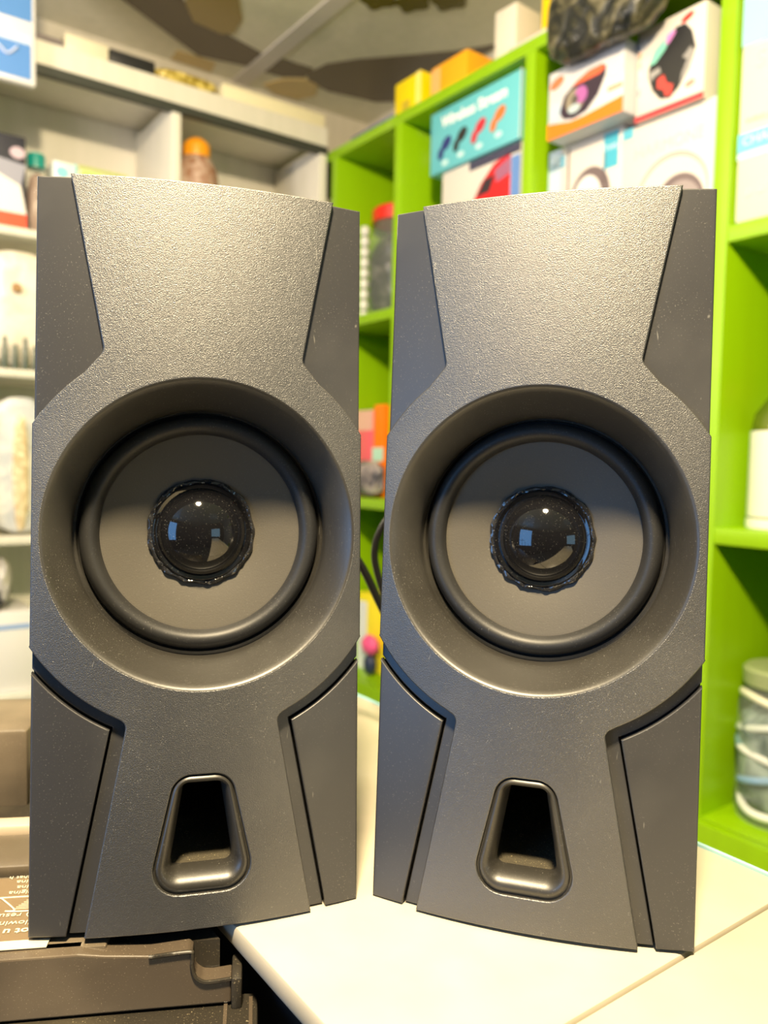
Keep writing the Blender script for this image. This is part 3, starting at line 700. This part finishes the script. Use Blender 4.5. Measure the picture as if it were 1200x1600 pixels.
# ------------------------------------------------------------------ goods on the white shelves
def witem(name, label, cat, a0, a1, b, z0, group=None):
    return thing(name, label, cat, P((a0 + a1) / 2, b, z0), ROT_W, group), (a1 - a0) / 2
def wbox(name, label, a0, a1, b, z0, d, h, col, group=None, rough=.4):
    t, w = witem(name, label, 'box', a0, a1, b, z0, group); carton(t, w, d, h, col, .0012, rough); return t, w
GW = 'flat boxes lying on top of the white beam'
wbox('flat_box', 'cream flat box on the white beam, left of the black one', .318, .379, 1.224, .5782, .06, .022, (.70, .64, .48), GW)
wbox('flat_box', 'black flat box on top of the white beam', .381, .449, 1.224, .5782, .06, .020, (.012, .012, .014), GW)
t, w = witem('tinsel_garland', 'gold patterned packet on the white beam, right of the black box', 'packet', .452, .556, 1.226, .5782)
blob('packet_body', mottled('gold_foil', (.25, .17, .01), (.75, .60, .16), 90, .3), t, (0, .02, .011), (w, .02, .011), .05, 2, 4, 4, .6)
wbox('flat_box', 'long cream flat box on the white beam, right of the gold packet', .560, .752, 1.224, .5782, .06, .022, (.74, .68, .46), GW)
wbox('flat_box', 'dark flat box on the white beam, partly behind the blue and white card', .200, .316, 1.224, .5782, .06, .010, (.20, .17, .18), GW)
# hanging card
t, w = witem('hanging_card', 'blue and white printed card hanging at the top left corner', 'card', .170, .2745, 1.205, .505)
box('card', plain((.80, .78, .82), .4), t, -w, w, 0, .0150, 0, .23, .003)
rect('blue_print', plain((.08, .24, .62), .4), t, -w + .003, w - .0065, .007, .0530)
rect('blue_print', plain((.08, .24, .60), .4), t, -w + .003, w - .005, .0835, .16)
rect('pale_blue_print', plain((.55, .64, .82), .4), t, -w + .003, w - .0065, .0530, .0655)
tube('white_squiggle', plain((.62, .68, .92), .4), t, [(-.01, -.0012, .046), (.006, -.0012, .041), (.013, -.0012, .035), (.019, -.0012, .036), (.028, -.0012, .046)], .0017, 6)
# compartment goods at the top
wbox('gadget_box', 'dark and red gadget carton on the upper white shelf at the left edge', .185, .267, 1.235, .3165, .06, .128, (.03, .03, .045))
t, w = [o for o in bpy.data.objects if o.name.startswith('gadget_box')][0], .041
rect('red_stripe', plain((.85, .08, .03), .4), t, -w, w, .0, .022); poly('printed_ball', plain((.55, .42, .50), .4), t, ell(.030, .105, .010, .008))
poly('white_patch', plain((.78, .74, .72), .4), t, [(-w, .022), (w, .022), (.034, .06), (.0, .075), (-w, .08)]); poly('grey_patch', plain((.30, .30, .38), .4), t, [(-w, .08), (0, .075), (.034, .06), (w, .09), (-w, .10)])
jar('bottle', 'small bottle with a teal cap beside the dark gadget carton', 1.0, 1.0, .3165, .014, .100, (.01, .30, .27), .018, mottled('brown_liquid', (.30, .18, .14), (.45, .30, .26), 20), cat='bottle')
o = [x for x in bpy.data.objects if x.name.startswith('bottle') and x.get('label', '').startswith('small bottle')][0]; o.location = P(.287, 1.265, .3165)
GB = 'small cartons behind the top of the left speaker'
t, w = wbox('cream_box', 'white carton with cyan print just above the left speaker', .3075, .340, 1.25, .3165, .05, .112, (.74, .80, .80), GB); poly('printed_ring', plain((.25, .70, .72), .4), t, ell(-.004, .097, .009, .008)); rect('printed_edge', plain((.35, .75, .75), .4), t, w - .004, w, 0, .112)
t, w = wbox('cream_box', 'cream carton with a lime green label above the left speaker', .343, .415, 1.25, .3165, .06, .113, (.72, .70, .55), GB); rect('lime_label', plain((.40, .80, .08), .4), t, -w + .003, -w + .032, .085, .105); rect('olive_edge', plain((.45, .50, .15), .4), t, -w, w, .107, .113)
t, w = wbox('cream_box', 'white carton with a teal label above the left speaker', .418, .460, 1.25, .3165, .05, .100, (.78, .74, .64), GB); rect('teal_label', plain((.08, .58, .50), .4), t, -w + .004, w - .005, .085, .099)
t = thing('jar', 'small brown jar with an orange cap in the right white compartment', 'jar', P(.532, 1.262, .3165), ROT_W)
lathe('jar_body', mottled('amber_jar', (.28, .12, .06), (.62, .50, .42), 45, .25, .4, .7), t, [(.0001, 0), (.034, 0), (.037, .01), (.037, .12), (.033, .150), (.024, .166), (.019, .172), (.0001, .172)], 36)
lathe('cap', plain((.90, .36, .01), .35), t, [(.0001, .168), (.021, .169), (.022, .185), (.020, .192), (.010, .2), (.0001, .2)], 28)
wbox('brown_board', 'reddish brown board leaning at the back of the right white compartment', .492, .575, 1.375, .3165, .010, .2195, (.36, .20, .14))
# second white shelf, seen left of the left speaker
t = thing('packet', 'white plastic packet with a bronze clasp at the left edge', 'packet', P(.262, 1.245, .1205), ROT_W)
blob('packet_body', mottled('milky_plastic', (.72, .66, .55), (.85, .80, .72), 30, .3), t, (0, .01, .088), (.048, .015, .08), .05, 1.5, 6, 4, .6)
lathe('clasp', plain((.35, .20, .08), .4), t, [(.0001, -.002), (.006, -.002), (.007, .0), (.006, .003), (.0001, .003)], 16, axis='Y', c=(-.008, -.009, .115))
for k in range(4):
    t = thing('small_bottle', ['dark small bottle leftmost on the second white shelf', 'dark small bottle second from the left on the second white shelf', 'dark small bottle third from the left on the second white shelf', 'dark small bottle nearest the left speaker on the second white shelf'][k], 'bottle', P(.236 + k * .0135, 1.228, .1205), ROT_W, 'small dark bottles on the second white shelf')
    lathe('bottle_body', plain((.10, .12, .09), .3), t, [(.0001, 0), (.0045, 0), (.005, .003), (.005, .028), (.003, .034), (.003, .044 - .01 * (k % 2)), (.0001, .045 - .01 * (k % 2))], 16)
# third white shelf: clear packets
t = thing('packet', 'clear packet of gold coloured chain at the left edge', 'packet', P(.255, 1.242, -.1165), ROT_W)
blob('packet_body', mottled('clear_packet', (.55, .58, .62), (.85, .83, .80), 35, .2), t, (0, .01, .102), (.043, .014, .095), .06, 1.8, 7, 4, .6)
blob('chain', mottled('gold_chain', (.60, .45, .25), (.90, .80, .55), 110, .3), t, (.002, -.006, .09), (.011, .006, .08), .1, 3, 9, 4, .8)
wbox('blue_card', 'blue card packet at the left edge, beside the clear packet', .17, .212, 1.228, -.1165, .02, .19, (.30, .42, .72))
# fourth: white box with a blue line
t, w = wbox('appliance_box', 'white carton with a blue line at the left edge below the clear packets', .168, .275, 1.235, -.3445, .12, .118, (.82, .80, .82)); rect('blue_line', plain((.30, .45, .78), .4), t, -w, w - .006, .093, .100)
t = thing('headset', 'black and white headset lying on the white carton with a blue line', 'headset', P(.228, 1.26, -.2265), ROT_W)
blob('ear_cushion', plain((.015, .015, .015), .4), t, (-.004, 0, .030), (.022, .018, .028), .1, 2, 3, 4); blob('ear_shell', plain((.55, .52, .48), .4), t, (.006, -.006, .045), (.012, .016, .030), .2, 2, 5, 4)
t, w = wbox('appliance_box', 'cream carton on the lowest visible white shelf at the left edge', .17, .275, 1.235, -.5995, .10, .22, (.80, .76, .66)); rect('yellow_patch', plain((.85, .75, .35), .4), t, -.02, .0, .16, .2)
